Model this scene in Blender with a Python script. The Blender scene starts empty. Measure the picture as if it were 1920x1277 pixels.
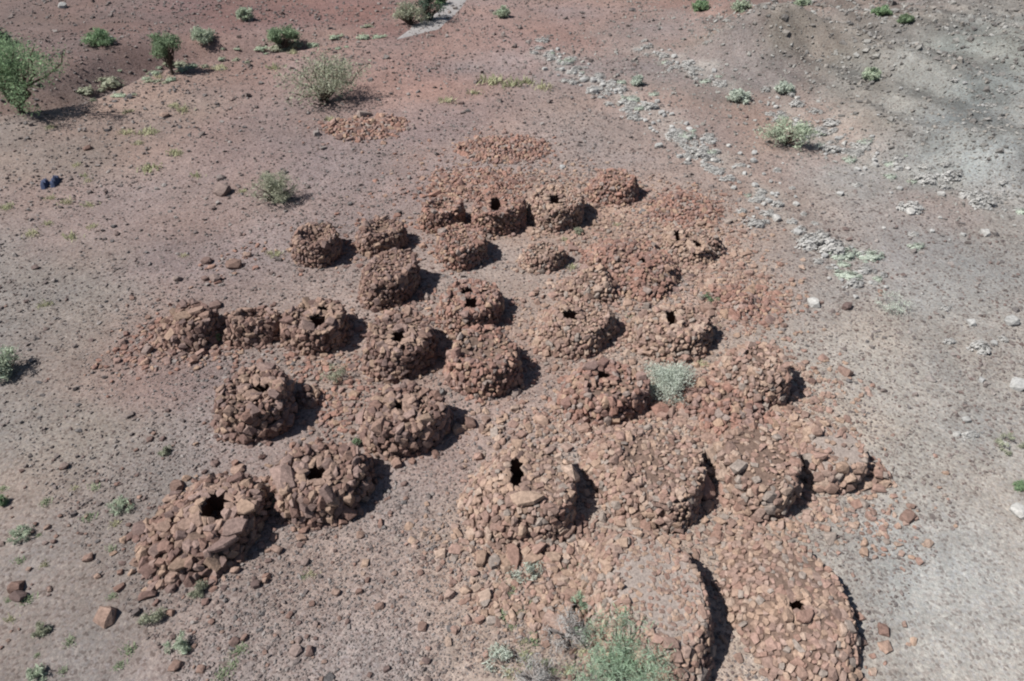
import bpy, math, random
import numpy as np
R = math.radians
rng = np.random.default_rng(7)
random.seed(7)
sc = bpy.context.scene
col = sc.collection

# ------------------------------------------------------------------ camera, sky, sun, exposure
PITCH = R(40.0); CAMZ = 16.8; FPX = 1300.0
cam_d = bpy.data.cameras.new('camera'); cam = bpy.data.objects.new('camera', cam_d); col.objects.link(cam)
cam.location = (0, 0, CAMZ); cam.rotation_euler = (math.pi/2 - PITCH, 0, 0)
cam_d.sensor_width = 36; cam_d.lens = FPX/1920*36; cam_d.clip_start = 0.1; cam_d.clip_end = 6000
sc.camera = cam
SUN_EL = R(52); SHADOW_AZ = R(12)           # shadows run to +X and a little away (+Y)
w = bpy.data.worlds.new('World'); sc.world = w; w.use_nodes = True
nt = w.node_tree; bg = nt.nodes['Background']
sky = nt.nodes.new('ShaderNodeTexSky'); sky.sky_type = 'NISHITA'; sky.sun_disc = False
sky.sun_elevation = SUN_EL
sx, sy = -math.cos(SHADOW_AZ), -math.sin(SHADOW_AZ)     # horizontal direction towards the sun
sky.sun_rotation = math.atan2(sx, sy)
nt.links.new(sky.outputs[0], bg.inputs[0]); bg.inputs[1].default_value = 0.05
sd = bpy.data.lights.new('sun', 'SUN'); sd.energy = 5.0; sd.angle = R(0.53); sd.color = (1.0, 0.98, 0.945)
sun = bpy.data.objects.new('sun', sd); col.objects.link(sun)
from mathutils import Vector
dirv = Vector((-sx*math.cos(SUN_EL), -sy*math.cos(SUN_EL), -math.sin(SUN_EL)))
sun.rotation_euler = dirv.to_track_quat('-Z', 'Y').to_euler(); sun.location = (-20, 0, 40)
sc.view_settings.view_transform = 'Standard'; sc.view_settings.look = 'None'
sc.view_settings.exposure = 0.48; sc.view_settings.gamma = 1.0
sc.cycles.filter_width = 2.1
sc.cycles.max_bounces = 4

# ------------------------------------------------------------------ helpers
def lin(c, k=1.0):
    out = []
    for v in c:
        v = v/255.0
        out.append((v/12.92 if v <= 0.04045 else ((v+0.055)/1.055)**2.4)*k)
    return tuple(out)

def tag(o, label=None, cat=None, group=None, kind=None):
    if label: o['label'] = label
    if cat: o['category'] = cat
    if group: o['group'] = group
    if kind: o['kind'] = kind
    return o

def empty(name, loc, rz=0):
    o = bpy.data.objects.new(name, None); col.objects.link(o)
    o.location = loc; o.rotation_euler = (0, 0, rz); o.empty_display_size = 0.3
    return o

def mesh_np(name, V, F, smooth=False):
    V = np.ascontiguousarray(V, dtype=np.float32); F = np.ascontiguousarray(F, dtype=np.int32)
    k = F.shape[1]
    me = bpy.data.meshes.new(name)
    me.vertices.add(len(V)); me.vertices.foreach_set('co', V.ravel())
    me.loops.add(F.size); me.loops.foreach_set('vertex_index', F.ravel())
    me.polygons.add(len(F))
    me.polygons.foreach_set('loop_start', np.arange(0, F.size, k, dtype=np.int32))
    me.polygons.foreach_set('loop_total', np.full(len(F), k, dtype=np.int32))
    me.polygons.foreach_set('use_smooth', np.full(len(F), smooth, dtype=bool))
    me.update(calc_edges=True); me.validate()
    return me

def obj(name, me, mat=None, parent=None, loc=None):
    o = bpy.data.objects.new(name, me); col.objects.link(o)
    if mat is not None and not me.materials: me.materials.append(mat)
    if parent is not None: o.parent = parent
    if loc is not None: o.location = loc
    return o

# ---- value noise
_perm = rng.random((256, 256))
def vnoise(x, y, s=1.0, seed=0):
    x = np.asarray(x, float)/s + seed*17.31; y = np.asarray(y, float)/s + seed*9.77
    xi = np.floor(x).astype(int); yi = np.floor(y).astype(int)
    fx = x-xi; fy = y-yi; fx = fx*fx*(3-2*fx); fy = fy*fy*(3-2*fy)
    a = _perm[xi % 256, yi % 256]; b = _perm[(xi+1) % 256, yi % 256]
    c = _perm[xi % 256, (yi+1) % 256]; d = _perm[(xi+1) % 256, (yi+1) % 256]
    return (a*(1-fx)+b*fx)*(1-fy)+(c*(1-fx)+d*fx)*fy - 0.5
def fbm(x, y, s, seed=0, o=4):
    r = 0; a = 1.0
    for k in range(o):
        r = r + a*vnoise(x, y, s/2**k, seed+k); a *= 0.5
    return r

# ------------------------------------------------------------------ terrain
def flat(px, py):
    u = (px-960.0)/FPX; t = (py-638.5)/FPX
    k = CAMZ/(math.sin(PITCH)+t*math.cos(PITCH)); return u*k, (math.cos(PITCH)-t*math.sin(PITCH))*k
GULLY = np.array([flat(*q) for q in ((-500, 330), (-150, 250), (0, 218), (150, 193), (300, 132), (560, 92), (700, 66), (760, 56))])
_hl = sorted([flat(*q)[::-1] for q in ((1700, -120), (1400, -40), (1262, 40), (1262, 112), (1330, 165), (1440, 205), (1540, 280), (1700, 332), (1920, 378), (2150, 420), (2600, 480))])
HILL_Y = np.array([q[0] for q in _hl]); HILL_X = np.array([q[1] for q in _hl])
MOUND = flat(1418, 112); SPUR = np.array([flat(1795, 62), flat(1980, 0)])
def gully_s(x, y):
    best = np.full(np.shape(x), 1e9); sg = np.zeros(np.shape(x))
    for (a, b) in zip(GULLY[:-1], GULLY[1:]):
        d = b-a; L2 = d@d
        t = np.clip(((x-a[0])*d[0]+(y-a[1])*d[1])/L2, 0, 1)
        qx = x-(a[0]+t*d[0]); qy = y-(a[1]+t*d[1])
        dist = np.hypot(qx, qy); cr = d[0]*(y-a[1])-d[1]*(x-a[0])
        m = dist < best
        best = np.where(m, dist, best); sg = np.where(m, np.sign(cr), sg)
    return best*sg
def sstep(a, b, v):
    t = np.clip((v-a)/(b-a), 0, 1); return t*t*(3-2*t)
def hill_d(x, y):
    return (x-np.interp(y, HILL_Y, HILL_X))*0.8
def terrain(x, y):
    x = np.asarray(x, float); y = np.asarray(y, float)
    dist = np.hypot(x, y)
    h = 0.05*fbm(x, y, 3.0, 1, 3) + 0.5*fbm(x, y, 40, 5, 2)*sstep(35, 80, dist)
    h = h + 0.16*fbm(x, y, 5.0, 9, 3)*sstep(28, 45, dist)
    d = hill_d(x, y) + 1.2*fbm(x, y, 9, 3, 3)
    hh = 3.9*(1-np.exp(-np.maximum(d, 0)/14.0))*sstep(-0.5, 3.5, d)
    rid = fbm(x+0.7*y, 0.25*(y-0.7*x), 4, 21, 3)
    h = h + hh*(1+0.12*fbm(x, y, 10, 12, 3)) + 1.25*rid*sstep(0.5, 6, d) + 0.4*fbm(x, y, 2.2, 27, 3)*sstep(0.5, 4, d)
    # spur at the far right with lower ground behind it
    e = SPUR[1]-SPUR[0]; e = e/np.hypot(*e); q1 = (x-SPUR[0][0])*e[0]+(y-SPUR[0][1])*e[1]; q2 = -(x-SPUR[0][0])*e[1]+(y-SPUR[0][1])*e[0]
    h = h + 0.7*np.exp(-(q2/1.6)**2)*sstep(-5, 2, q1) - 2.2*sstep(0.5, 7, q2)*sstep(-6, 3, q1)*sstep(0, 4, d)
    # low mound up the wash
    h = h + 2.1*np.exp(-(((x-MOUND[0])/3.6)**2+((y-MOUND[1])/2.6)**2)**1.2)
    # dry gully on the left
    s = gully_s(x, y) + 0.5*fbm(x, y, 4, 31, 3)
    fade = sstep(GULLY[-1][1]+1, GULLY[-1][1]-4, y)
    h = h - fade*1.9*sstep(0.0, 0.7, s)*(1-sstep(3.2, 7.5, s)) + fade*0.3*sstep(4, 9, s)
    # ground sinks away a little right of the tombs
    return h

def ray(px, py):
    u = (px-960.0)/FPX; t = (py-638.5)/FPX
    return np.array([u, math.cos(PITCH)-t*math.sin(PITCH), -(math.sin(PITCH)+t*math.cos(PITCH))])
def at(px, py, dz=0.0):
    """point of the ground seen at a place of the photograph"""
    d = ray(px, py); lo, hi = 4.0, 400.0
    for n in (700, 60, 30):
        kk = np.geomspace(lo, hi, n)
        below = np.nonzero(CAMZ+d[2]*kk-dz < terrain(d[0]*kk, d[1]*kk))[0]
        i = int(below[0]) if len(below) else n-1
        lo, hi = kk[max(i-1, 0)], kk[i]
    k = (lo+hi)/2
    return np.array([d[0]*k, d[1]*k, float(terrain(d[0]*k, d[1]*k))])
def ppm(p):
    """photo pixels per metre at a point"""
    z = p[1]*math.cos(PITCH)+(CAMZ-p[2])*math.sin(PITCH)
    return FPX/z
def proj(p):
    p = np.asarray(p, float); X = p[..., 0]; Y = p[..., 1]; Z = p[..., 2]-CAMZ
    z = Y*math.cos(PITCH)-Z*math.sin(PITCH); v = -(Y*math.sin(PITCH)+Z*math.cos(PITCH))
    return 960+FPX*X/z, 638.5+FPX*v/z

# ------------------------------------------------------------------ materials
def new_mat(name):
    m = bpy.data.materials.new(name); m.use_nodes = True
    n = m.node_tree.nodes; l = m.node_tree.links
    p = n['Principled BSDF']; p.inputs['Roughness'].default_value = 0.95
    if 'Specular IOR Level' in p.inputs: p.inputs['Specular IOR Level'].default_value = 0.15
    return m, n, l, p
def ramp(n, cols, interp='LINEAR'):
    r = n.new('ShaderNodeValToRGB'); e = r.color_ramp; e.interpolation = interp
    while len(e.elements) < len(cols): e.elements.new(0.5)
    for i, c in enumerate(cols):
        e.elements[i].position = i/(len(cols)-1) if interp == 'LINEAR' else i/len(cols)
        e.elements[i].color = (*c, 1)
    return r
def mul_noise(n, l, color_out, vec, scale, lo, hi, detail=4.0, rough=0.6):
    tx = n.new('ShaderNodeTexNoise'); tx.inputs['Scale'].default_value = scale
    tx.inputs['Detail'].default_value = detail; tx.inputs['Roughness'].default_value = rough
    l.new(vec, tx.inputs['Vector'])
    mr = n.new('ShaderNodeMapRange'); mr.inputs['From Min'].default_value = 0.3; mr.inputs['From Max'].default_value = 0.7
    mr.inputs['To Min'].default_value = lo; mr.inputs['To Max'].default_value = hi
    l.new(tx.outputs['Fac'], mr.inputs['Value'])
    mx = n.new('ShaderNodeVectorMath'); mx.operation = 'SCALE'
    l.new(color_out, mx.inputs[0]); l.new(mr.outputs[0], mx.inputs['Scale'])
    return mx.outputs[0]
def bump(n, l, p, vec, scale, strength, dist=0.05, detail=5.0):
    tx = n.new('ShaderNodeTexNoise'); tx.inputs['Scale'].default_value = scale; tx.inputs['Detail'].default_value = detail
    l.new(vec, tx.inputs['Vector'])
    b = n.new('ShaderNodeBump'); b.inputs['Strength'].default_value = strength; b.inputs['Distance'].default_value = dist
    l.new(tx.outputs['Fac'], b.inputs['Height']); l.new(b.outputs[0], p.inputs['Normal'])
def stone_mat(name, pal, k=0.69, per='island', grey=0.20):
    mean = np.mean(pal, 0); pal = [tuple(np.array(c)*0.75+mean*0.25) for c in pal]
    pal = [tuple(v+(0.3*c[0]+0.5*c[1]+0.2*c[2]-v)*grey for v in c) for c in pal]
    m, n, l, p = new_mat(name)
    g = n.new('ShaderNodeNewGeometry')
    r = ramp(n, [lin(c, k) for c in pal], 'CONSTANT')
    if per == 'island': l.new(g.outputs['Random Per Island'], r.inputs[0])
    else:
        oi = n.new('ShaderNodeObjectInfo'); l.new(oi.outputs['Random'], r.inputs[0])
    c = mul_noise(n, l, r.outputs[0], g.outputs['Position'], 11.0, 0.66, 1.26)
    c = mul_noise(n, l, c, g.outputs['Position'], 0.8, 0.9, 1.1)
    l.new(c, p.inputs['Base Color'])
    bump(n, l, p, g.outputs['Position'], 22.0, 0.5, 0.03)
    return m
def flat_mat(name, c, k=0.8, scale=6.0, lo=0.8, hi=1.2, bscale=25, bstr=0.5):
    m, n, l, p = new_mat(name)
    g = n.new('ShaderNodeNewGeometry'); rgb = n.new('ShaderNodeRGB'); rgb.outputs[0].default_value = (*lin(c, k), 1)
    o = mul_noise(n, l, rgb.outputs[0], g.outputs['Position'], scale, lo, hi)
    l.new(o, p.inputs['Base Color']); bump(n, l, p, g.outputs['Position'], bscale, bstr, 0.03)
    return m
def leaf_mat(name, pal, k=1.35, per='island', trans=0.35):
    pal = [tuple(v+(0.3*c[0]+0.55*c[1]+0.15*c[2]-v)*0.32 for v in c) for c in pal]
    m, n, l, p = new_mat(name)
    g = n.new('ShaderNodeNewGeometry'); r = ramp(n, [lin(c, k) for c in pal])
    if per == 'island': l.new(g.outputs['Random Per Island'], r.inputs[0])
    else:
        oi = n.new('ShaderNodeObjectInfo'); l.new(oi.outputs['Random'], r.inputs[0])
    c = mul_noise(n, l, r.outputs[0], g.outputs['Position'], 2.5, 0.8, 1.2)
    l.new(c, p.inputs['Base Color'])
    tr = n.new('ShaderNodeBsdfTranslucent'); l.new(c, tr.inputs['Color'])
    mx = n.new('ShaderNodeMixShader'); mx.inputs[0].default_value = trans
    l.new(p.outputs[0], mx.inputs[1]); l.new(tr.outputs[0], mx.inputs[2])
    l.new(mx.outputs[0], n['Material Output'].inputs['Surface'])
    return m

M = {}
M['brown'] = stone_mat('brown_stone', [(158,124,108),(142,108,96),(170,138,120),(128,98,90),(160,132,122),(148,112,98),(178,146,122),(134,110,104)])
M['red'] = stone_mat('red_brown_stone', [(172,130,112),(158,116,102),(182,144,122),(144,108,98),(170,136,124),(164,118,102),(188,154,126),(150,122,114),(154,140,132),(176,126,108)], grey=0.2)
M['tan'] = stone_mat('tan_stone', [(174,140,120),(160,126,110),(186,154,130),(146,116,104),(172,142,128),(178,144,120),(170,132,118),(158,146,136),(186,158,138),(162,122,106)], grey=0.22, k=0.72)
M['loose'] = stone_mat('loose_stone', [(150,118,104),(128,102,94),(166,136,120),(112,92,88),(148,128,120),(136,104,92)], per='object')
M['pebble'] = stone_mat('pebble_stone', [(150,126,116),(132,110,103),(162,144,134),(116,99,93),(140,116,106),(120,112,110),(172,156,146),(134,98,88)], grey=0.5)
M['pebble_grey'] = stone_mat('grey_pebble_stone', [(160,156,150),(134,130,126),(176,172,164),(112,106,102),(186,184,178),(150,142,134),(124,118,114),(168,158,148)], k=0.64)
M['palestone'] = stone_mat('pale_stone', [(176,174,170),(166,164,160),(184,180,174),(158,156,154)], k=0.8, per='object')
M['earth_brown'] = flat_mat('brown_earth', (140,118,106), 0.58, 12, 0.6, 1.25)
M['earth_pale'] = flat_mat('pale_earth', (160,147,139), 0.74, 14, 0.68, 1.28)
M['shaft'] = flat_mat('shaft_stone', (110, 88, 78), 0.7, 8)
M['bark'] = flat_mat('bark', (104, 92, 82), 0.6, 10)
M['drytwig'] = flat_mat('dry_twig', (150, 142, 138), 0.8, 10)
M['leaf_green'] = leaf_mat('green_leaf', [(100,132,88),(116,146,98),(90,120,82),(130,154,106),(108,138,100)], k=1.35)
M['leaf_bright'] = leaf_mat('bright_leaf', [(112,136,94),(124,148,106),(102,124,88),(134,154,114)], k=1.15)
M['leaf_grey'] = leaf_mat('grey_green_leaf', [(128,144,116),(144,154,128),(116,132,104),(152,158,134),(130,150,122)], k=1.6)
M['leaf_olive'] = leaf_mat('olive_leaf', [(130,136,108),(146,148,118),(118,124,98),(152,150,126),(138,146,118)])
M['leaf_dark'] = leaf_mat('dark_leaf', [(80,104,84),(92,114,92),(70,92,78),(106,122,92)], k=1.0)
M['leaf_pale'] = leaf_mat('pale_leaf', [(182,178,172),(192,188,182),(170,168,164),(198,194,188)], k=0.98)
M['leaf_sage'] = leaf_mat('sage_leaf', [(158,170,150),(172,180,164),(146,158,140),(182,186,172)], k=1.3)
M['leaf_mint'] = leaf_mat('mint_leaf', [(136,166,132),(152,180,146),(122,150,120),(160,184,152),(120,160,112)], k=1.15)
M['tuft'] = leaf_mat('yellow_green_blade', [(164,160,116),(154,154,110),(172,164,124),(148,150,106)], per='object', k=1.15)
M['tuft_green'] = leaf_mat('green_blade', [(140,154,112),(128,146,104),(148,160,118)], per='object', k=1.15)

# ---- ground sheet
CTRL = [(100,40,120,107,103),(250,60,119,103,100),(450,30,126,104,101),(650,30,134,110,106),(560,110,146,127,121),(300,200,146,132,124),
(100,280,140,131,125),(450,220,144,127,122),(800,130,152,130,124),(1000,60,153,133,128),(1200,60,150,138,134),(1330,20,143,124,118),(1500,30,142,139,132),
(1100,130,153,142,139),(1250,180,157,144,139),(1150,250,158,146,140),(1300,230,160,144,137),(1400,200,156,141,134),(1450,300,158,143,135),(1420,90,136,130,127),
(1380,140,134,128,126),(1550,150,142,139,132),(1700,160,148,147,141),(1850,100,143,145,139),(1850,250,151,151,146),(1650,340,156,152,147),(1750,380,160,148,141),
(1600,450,156,150,145),(1850,450,154,148,141),(1550,550,160,153,146),(1750,600,156,152,146),(1570,680,176,168,158),(1620,780,178,170,160),(1800,750,164,160,154),
(1700,850,172,167,159),(1600,1000,168,160,151),(1800,1000,171,165,157),(1800,1200,176,169,160),(1650,1230,172,163,153),(1000,540,160,149,142),(900,740,158,142,135),
(1250,720,166,155,146),(640,740,152,139,131),(820,840,156,141,135),(700,1100,154,145,141),(950,1150,166,154,145),(1050,1050,164,154,145),(450,870,156,141,135),
(200,1000,139,132,128),(100,1200,136,131,127),(100,800,140,136,131),(100,560,141,136,131),(300,700,146,131,127),(200,400,142,129,125),(330,480,141,128,125),
(550,300,143,129,126),(700,350,145,132,129),(850,230,150,133,129),(450,1250,150,141,137),(1100,420,166,148,136),(1350,560,168,152,142),(1450,850,168,158,148)]
WASH = [[(1010,98),(1080,140),(1160,178),(1225,212),(1290,272),(1345,300),(1410,335),(1440,380),(1500,430),(1560,470)], [(1210,88),(1290,122),(1365,165)], [(1440,170),(1480,205),(1560,265)], [(1545,262),(1640,305),(1720,330),(1920,385)]]
def build_ground():
    def axis(segs):
        return np.unique(np.concatenate(segs))
    xs = axis([np.arange(-36, 40.01, 0.22), 40+0.22*(1.045**np.arange(1, 210)-1)/0.045, -36-0.22*(1.045**np.arange(1, 210)-1)/0.045])
    ys = axis([np.arange(6, 62.01, 0.22), 62+0.22*(1.04**np.arange(1, 220)-1)/0.04, 6-0.22*(1.06**np.arange(1, 150)-1)/0.06])
    xs = xs[(xs > -1800) & (xs < 1800)]; ys = ys[(ys > -800) & (ys < 2600)]
    X, Y = np.meshgrid(xs, ys); Z = terrain(X, Y)
    nx, ny = len(xs), len(ys)
    idx = np.arange(nx*ny).reshape(ny, nx)
    F = np.stack([idx[:-1, :-1], idx[:-1, 1:], idx[1:, 1:], idx[1:, :-1]], -1).reshape(-1, 4)
    me = mesh_np('ground', np.stack([X, Y, Z], -1).reshape(-1, 3), F, smooth=True)
    # soil colour of each patch of ground, world space
    P = np.array([at(c[0], c[1]) for c in CTRL]); C = np.array([lin(c[2:], 0.70) for c in CTRL])*np.array([0.975, 0.99, 1.01])*0.98
    wy = lambda x, y: (x/np.maximum(20, y+8)*30, 30*np.log(np.maximum(20, y+8)))
    ca, cb = wy(P[:, 0], P[:, 1])
    x = X.ravel(); y = Y.ravel(); D = np.hypot(x, y)
    wx = x + fbm(x, y, 6, 41, 3)*np.clip(D/20, 0.5, 5)*2.2; wyy = y + fbm(x, y, 6, 47, 3)*np.clip(D/20, 0.5, 5)*2.2
    a, b = wy(wx, np.maximum(wyy, 1))
    num = np.zeros((len(x), 3)); den = np.zeros(len(x))
    for i in range(len(P)):
        wgt = 1.0/(((a-ca[i])**2+(b-cb[i])**2)+0.6)**1.7
        num += wgt[:, None]*C[i]; den += wgt
    cc = num/den[:, None]
    warm = (1-sstep(0.30, 0.52, x/np.maximum(y+10, 1)))[:, None]
    cc = cc*(1+warm*np.array([0.03, -0.035, -0.075]))
    v = 1+0.22*fbm(x, y, 4.0, 51, 4)
    cc = cc*v[:, None]
    # reddish / greenish gravel drifts
    q = fbm(x, y, 5.0, 61, 4)
    cc[:, 0] *= 1+0.10*q; cc[:, 2] *= 1-0.08*q
    hd = hill_d(x, y); rid = fbm(x+0.7*y, 0.25*(y-0.7*x), 4, 21, 4)
    cc *= (1+0.12*rid*sstep(0.5, 6, hd))[:, None]*(1-0.13*sstep(0, 5, hd))[:, None]
    cc *= (1+(0.5*fbm(x+0.4*y, 0.5*(y-.4*x), 1.3, 23, 4)-0.06)*sstep(0, 3, hd))[:, None]
    dm = np.full(len(x), 1e9)
    for L in WASH:
        W = np.array([flat(*q) for q in L])
        for a0, b0 in zip(W[:-1], W[1:]):
            dd = b0-a0; t = np.clip(((x-a0[0])*dd[0]+(y-a0[1])*dd[1])/(dd@dd), 0, 1)
            dm = np.minimum(dm, np.hypot(x-a0[0]-t*dd[0], y-a0[1]-t*dd[1]))
    f = (1-sstep(0.0, 1.5, dm+1.6*fbm(x, y, 1.5, 83, 4)))[:, None]*0.38
    cc = cc*(1-f)+np.array(lin((168, 165, 158), 0.78))*f
    # grey sand on the gully floor
    s = gully_s(x, y); f = (sstep(0.2, 1.2, s)*(1-sstep(3, 5, s))*sstep(GULLY[-1][1]+1, GULLY[-1][1]-4, y))[:, None]*0.7
    cc = cc*(1-f)+np.array(lin((128, 126, 124), 0.75))*f
    ca_ = me.color_attributes.new('soil', 'FLOAT_COLOR', 'POINT')
    ca_.data.foreach_set('color', np.concatenate([np.clip(cc, 0, 1), np.ones((len(x), 1))], 1).astype(np.float32).ravel())
    m, n, l, p = new_mat('gravel_soil')
    at_ = n.new('ShaderNodeAttribute'); at_.attribute_name = 'soil'
    g = n.new('ShaderNodeNewGeometry'); pos = g.outputs['Position']
    c = mul_noise(n, l, at_.outputs['Color'], pos, 1.3, 0.82, 1.18, 6, 0.7)
    c = mul_noise(n, l, c, pos, 9.0, 0.72, 1.28, 4, 0.75)
    vo = n.new('ShaderNodeTexVoronoi'); vo.inputs['Scale'].default_value = 14.0; l.new(pos, vo.inputs['Vector'])
    r = ramp(n, [(0.68, 0.63, 0.62), (0.92, 0.87, 0.86), (1.0, 1.0, 1.0), (1.06, 1.02, 1.0), (1.0, 1.0, 1.03), (0.97, 0.97, 0.97), (1.02, 1.0, .99), (1.16, 1.15, 1.13)], 'CONSTANT')
    sp = n.new('ShaderNodeSeparateColor'); l.new(vo.outputs['Color'], sp.inputs[0]); l.new(sp.outputs[0], r.inputs[0])
    mm = n.new('ShaderNodeVectorMath'); mm.operation = 'MULTIPLY'; l.new(c, mm.inputs[0]); l.new(r.outputs[0], mm.inputs[1])
    l.new(mm.outputs[0], p.inputs['Base Color'])
    b1 = n.new('ShaderNodeBump'); b1.inputs['Strength'].default_value = 0.16; b1.inputs['Distance'].default_value = 0.04
    b1.invert = True; l.new(vo.outputs['Distance'], b1.inputs['Height'])
    tx = n.new('ShaderNodeTexNoise'); tx.inputs['Scale'].default_value = 3.0; tx.inputs['Detail'].default_value = 8; tx.inputs['Roughness'].default_value = 0.7
    l.new(pos, tx.inputs['Vector'])
    b2 = n.new('ShaderNodeBump'); b2.inputs['Strength'].default_value = 0.5; b2.inputs['Distance'].default_value = 0.15
    l.new(tx.outputs['Fac'], b2.inputs['Height']); l.new(b1.outputs[0], b2.inputs['Normal']); l.new(b2.outputs[0], p.inputs['Normal'])
    o = obj('ground', me, m); tag(o, kind='structure')
build_ground()

def build_path():
    pts = [(744, 74, 2), (776, 61, 30), (800, 50, 52), (826, 34, 44), (846, 14, 36), (862, -4, 32), (876, -18, 30)]
    L = []; Rr = []
    W = [(at(a, b), wd) for a, b, wd in pts]
    P = []
    for (p, wd), (q, wd2) in zip(W[:-1], W[1:]):
        for k in range(8): P.append((p+(q-p)*k/8, (wd+(wd2-wd)*k/8)/ppm(p+(q-p)*k/8)))
    V = []; nc = 9
    for i, (p, wd) in enumerate(P):
        d = P[min(i+1, len(P)-1)][0]-P[max(i-1, 0)][0]; d = d/np.linalg.norm(d[:2]); nn = np.array([d[1], -d[0]])
        for j in range(nc):
            f = (j/(nc-1)-0.5); ed = abs(f)*2
            off = f*wd*(1+0.25*ed*vnoise(p[0]*1.0+j, p[1], 1.6, 3))
            x, y = p[0]+nn[0]*off, p[1]+nn[1]*off
            V.append((x, y, float(terrain(x, y))+0.004+0.03*(1-ed**4)))
    idx = np.arange(len(V)).reshape(-1, nc)
    F = np.stack([idx[:-1, :-1], idx[:-1, 1:], idx[1:, 1:], idx[1:, :-1]], -1).reshape(-1, 4)
    o = obj('path', mesh_np('path', V, F, True), flat_mat('path_gravel', (158, 153, 151), 0.76, 3, 0.85, 1.12)); tag(o, kind='structure')
build_path()

# ------------------------------------------------------------------ stone shapes
def icosphere(sub):
    t = (1+5**.5)/2
    V = [(-1,t,0),(1,t,0),(-1,-t,0),(1,-t,0),(0,-1,t),(0,1,t),(0,-1,-t),(0,1,-t),(t,0,-1),(t,0,1),(-t,0,-1),(-t,0,1)]
    F = [(0,11,5),(0,5,1),(0,1,7),(0,7,10),(0,10,11),(1,5,9),(5,11,4),(11,10,2),(10,7,6),(7,1,8),(3,9,4),(3,4,2),(3,2,6),(3,6,8),(3,8,9),(4,9,5),(2,4,11),(6,2,10),(8,6,7),(9,8,1)]
    V = [np.array(v)/np.linalg.norm(v) for v in V]
    for _ in range(sub):
        cache = {}; nf = []
        def mid(a, b):
            k = (min(a, b), max(a, b))
            if k not in cache:
                m = V[a]+V[b]; V.append(m/np.linalg.norm(m)); cache[k] = len(V)-1
            return cache[k]
        for a, b, c in F:
            ab, bc, ca = mid(a, b), mid(b, c), mid(c, a)
            nf += [(a, ab, ca), (b, bc, ab), (c, ca, bc), (ab, bc, ca)]
        F = nf
    return np.array(V), np.array(F)
def rock(sub, r, cuts=9, jit=0.10):
    V, F = icosphere(sub); V = np.sign(V)*abs(V)**0.62
    V *= (1+jit*r.normal(size=(len(V), 1)))
    for _ in range(cuts):
        n = r.normal(size=3); n /= np.linalg.norm(n); d = r.uniform(0.60, 0.95)
        s = V@n; m = s > d
        V[m] -= np.outer(s[m]-d, n)
    V /= np.abs(V).max(0)
    return V, F
def hull(n, r, box=0.55, jit=0.16):
    """angular broken block: convex hull of points spread over a boxy ellipsoid"""
    import bmesh
    i = np.arange(n)+0.5; ph = np.arccos(1-2*i/n); th = math.pi*(1+5**.5)*i
    P = np.stack([np.cos(th)*np.sin(ph), np.sin(th)*np.sin(ph), np.cos(ph)], 1)
    q, _ = np.linalg.qr(r.normal(size=(3, 3))); P = P@q
    P = np.sign(P)*abs(P)**box*(1+jit*r.normal(size=(n, 1))) + jit*0.5*r.normal(size=(n, 3))
    bm = bmesh.new(); [bm.verts.new(p) for p in P]
    bmesh.ops.convex_hull(bm, input=bm.verts)
    bmesh.ops.delete(bm, geom=[v for v in bm.verts if not v.link_faces], context='VERTS')
    bmesh.ops.triangulate(bm, faces=bm.faces); bm.normal_update()
    bm.verts.index_update(); V = np.array([v.co[:] for v in bm.verts]); F = np.array([[v.index for v in f.verts] for f in bm.faces]); bm.free()
    V -= (V.max(0)+V.min(0))/2
    return V/abs(V).max(0), F
R0 = [hull(9, rng) for _ in range(14)]
R1 = [hull(int(rng.integers(12, 18)), rng) for _ in range(40)]
R2 = [hull(int(rng.integers(18, 28)), rng, 0.6, 0.12) for _ in range(18)]

def slab_shape(r):
    import bmesh
    n = int(r.integers(7, 10)); a = np.sort(np.linspace(0, 2*math.pi, n, endpoint=False)+r.uniform(-.3, .3, n)); rr = r.uniform(.72, 1.08, n)
    top = np.stack([np.cos(a)*rr*r.uniform(.84, .98, n), np.sin(a)*rr*r.uniform(.84, .98, n), 1+r.uniform(-.35, .2, n)], 1)
    mid = np.stack([np.cos(a)*rr, np.sin(a)*rr, r.uniform(-.3, .5, n)], 1)
    bot = np.stack([np.cos(a)*rr*.9, np.sin(a)*rr*.9, np.full(n, -1.0)], 1)
    bm = bmesh.new(); [bm.verts.new(p) for p in np.concatenate([top, mid, bot])]
    bmesh.ops.convex_hull(bm, input=bm.verts); bmesh.ops.delete(bm, geom=[v for v in bm.verts if not v.link_faces], context='VERTS')
    bmesh.ops.triangulate(bm, faces=bm.faces); bm.normal_update(); bm.verts.index_update()
    V = np.array([v.co[:] for v in bm.verts]); F = np.array([[v.index for v in f.verts] for f in bm.faces]); bm.free()
    return V, F
def frames(N, tilt, r):
    """random rotation about each normal, tilted a little"""
    N = N+r.normal(size=N.shape)*tilt; N /= np.linalg.norm(N, axis=1, keepdims=True)
    T = r.normal(size=N.shape); X = np.cross(N, T); X /= np.linalg.norm(X, axis=1, keepdims=True)
    Y = np.cross(N, X)
    return np.stack([X, Y, N], 2)
def stones_mesh(name, pos, Rm, S, protos, r):
    Vs = []; Fs = []; off = 0
    pid = r.integers(0, len(protos), len(pos))
    for k, (PV, PF) in enumerate(protos):
        m = np.where(pid == k)[0]
        if not len(m): continue
        v = PV[None]*S[m][:, None, :]
        v = np.einsum('nij,nkj->nki', Rm[m], v)+pos[m][:, None, :]
        f = PF[None]+(np.arange(len(m))*len(PV))[:, None, None]+off
        Vs.append(v.reshape(-1, 3)); Fs.append(f.reshape(-1, 3)); off += len(m)*len(PV)
    if not Vs: return mesh_np(name, np.zeros((3, 3)), np.array([[0, 1, 2]]))
    return mesh_np(name, np.concatenate(Vs), np.concatenate(Fs))
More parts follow.
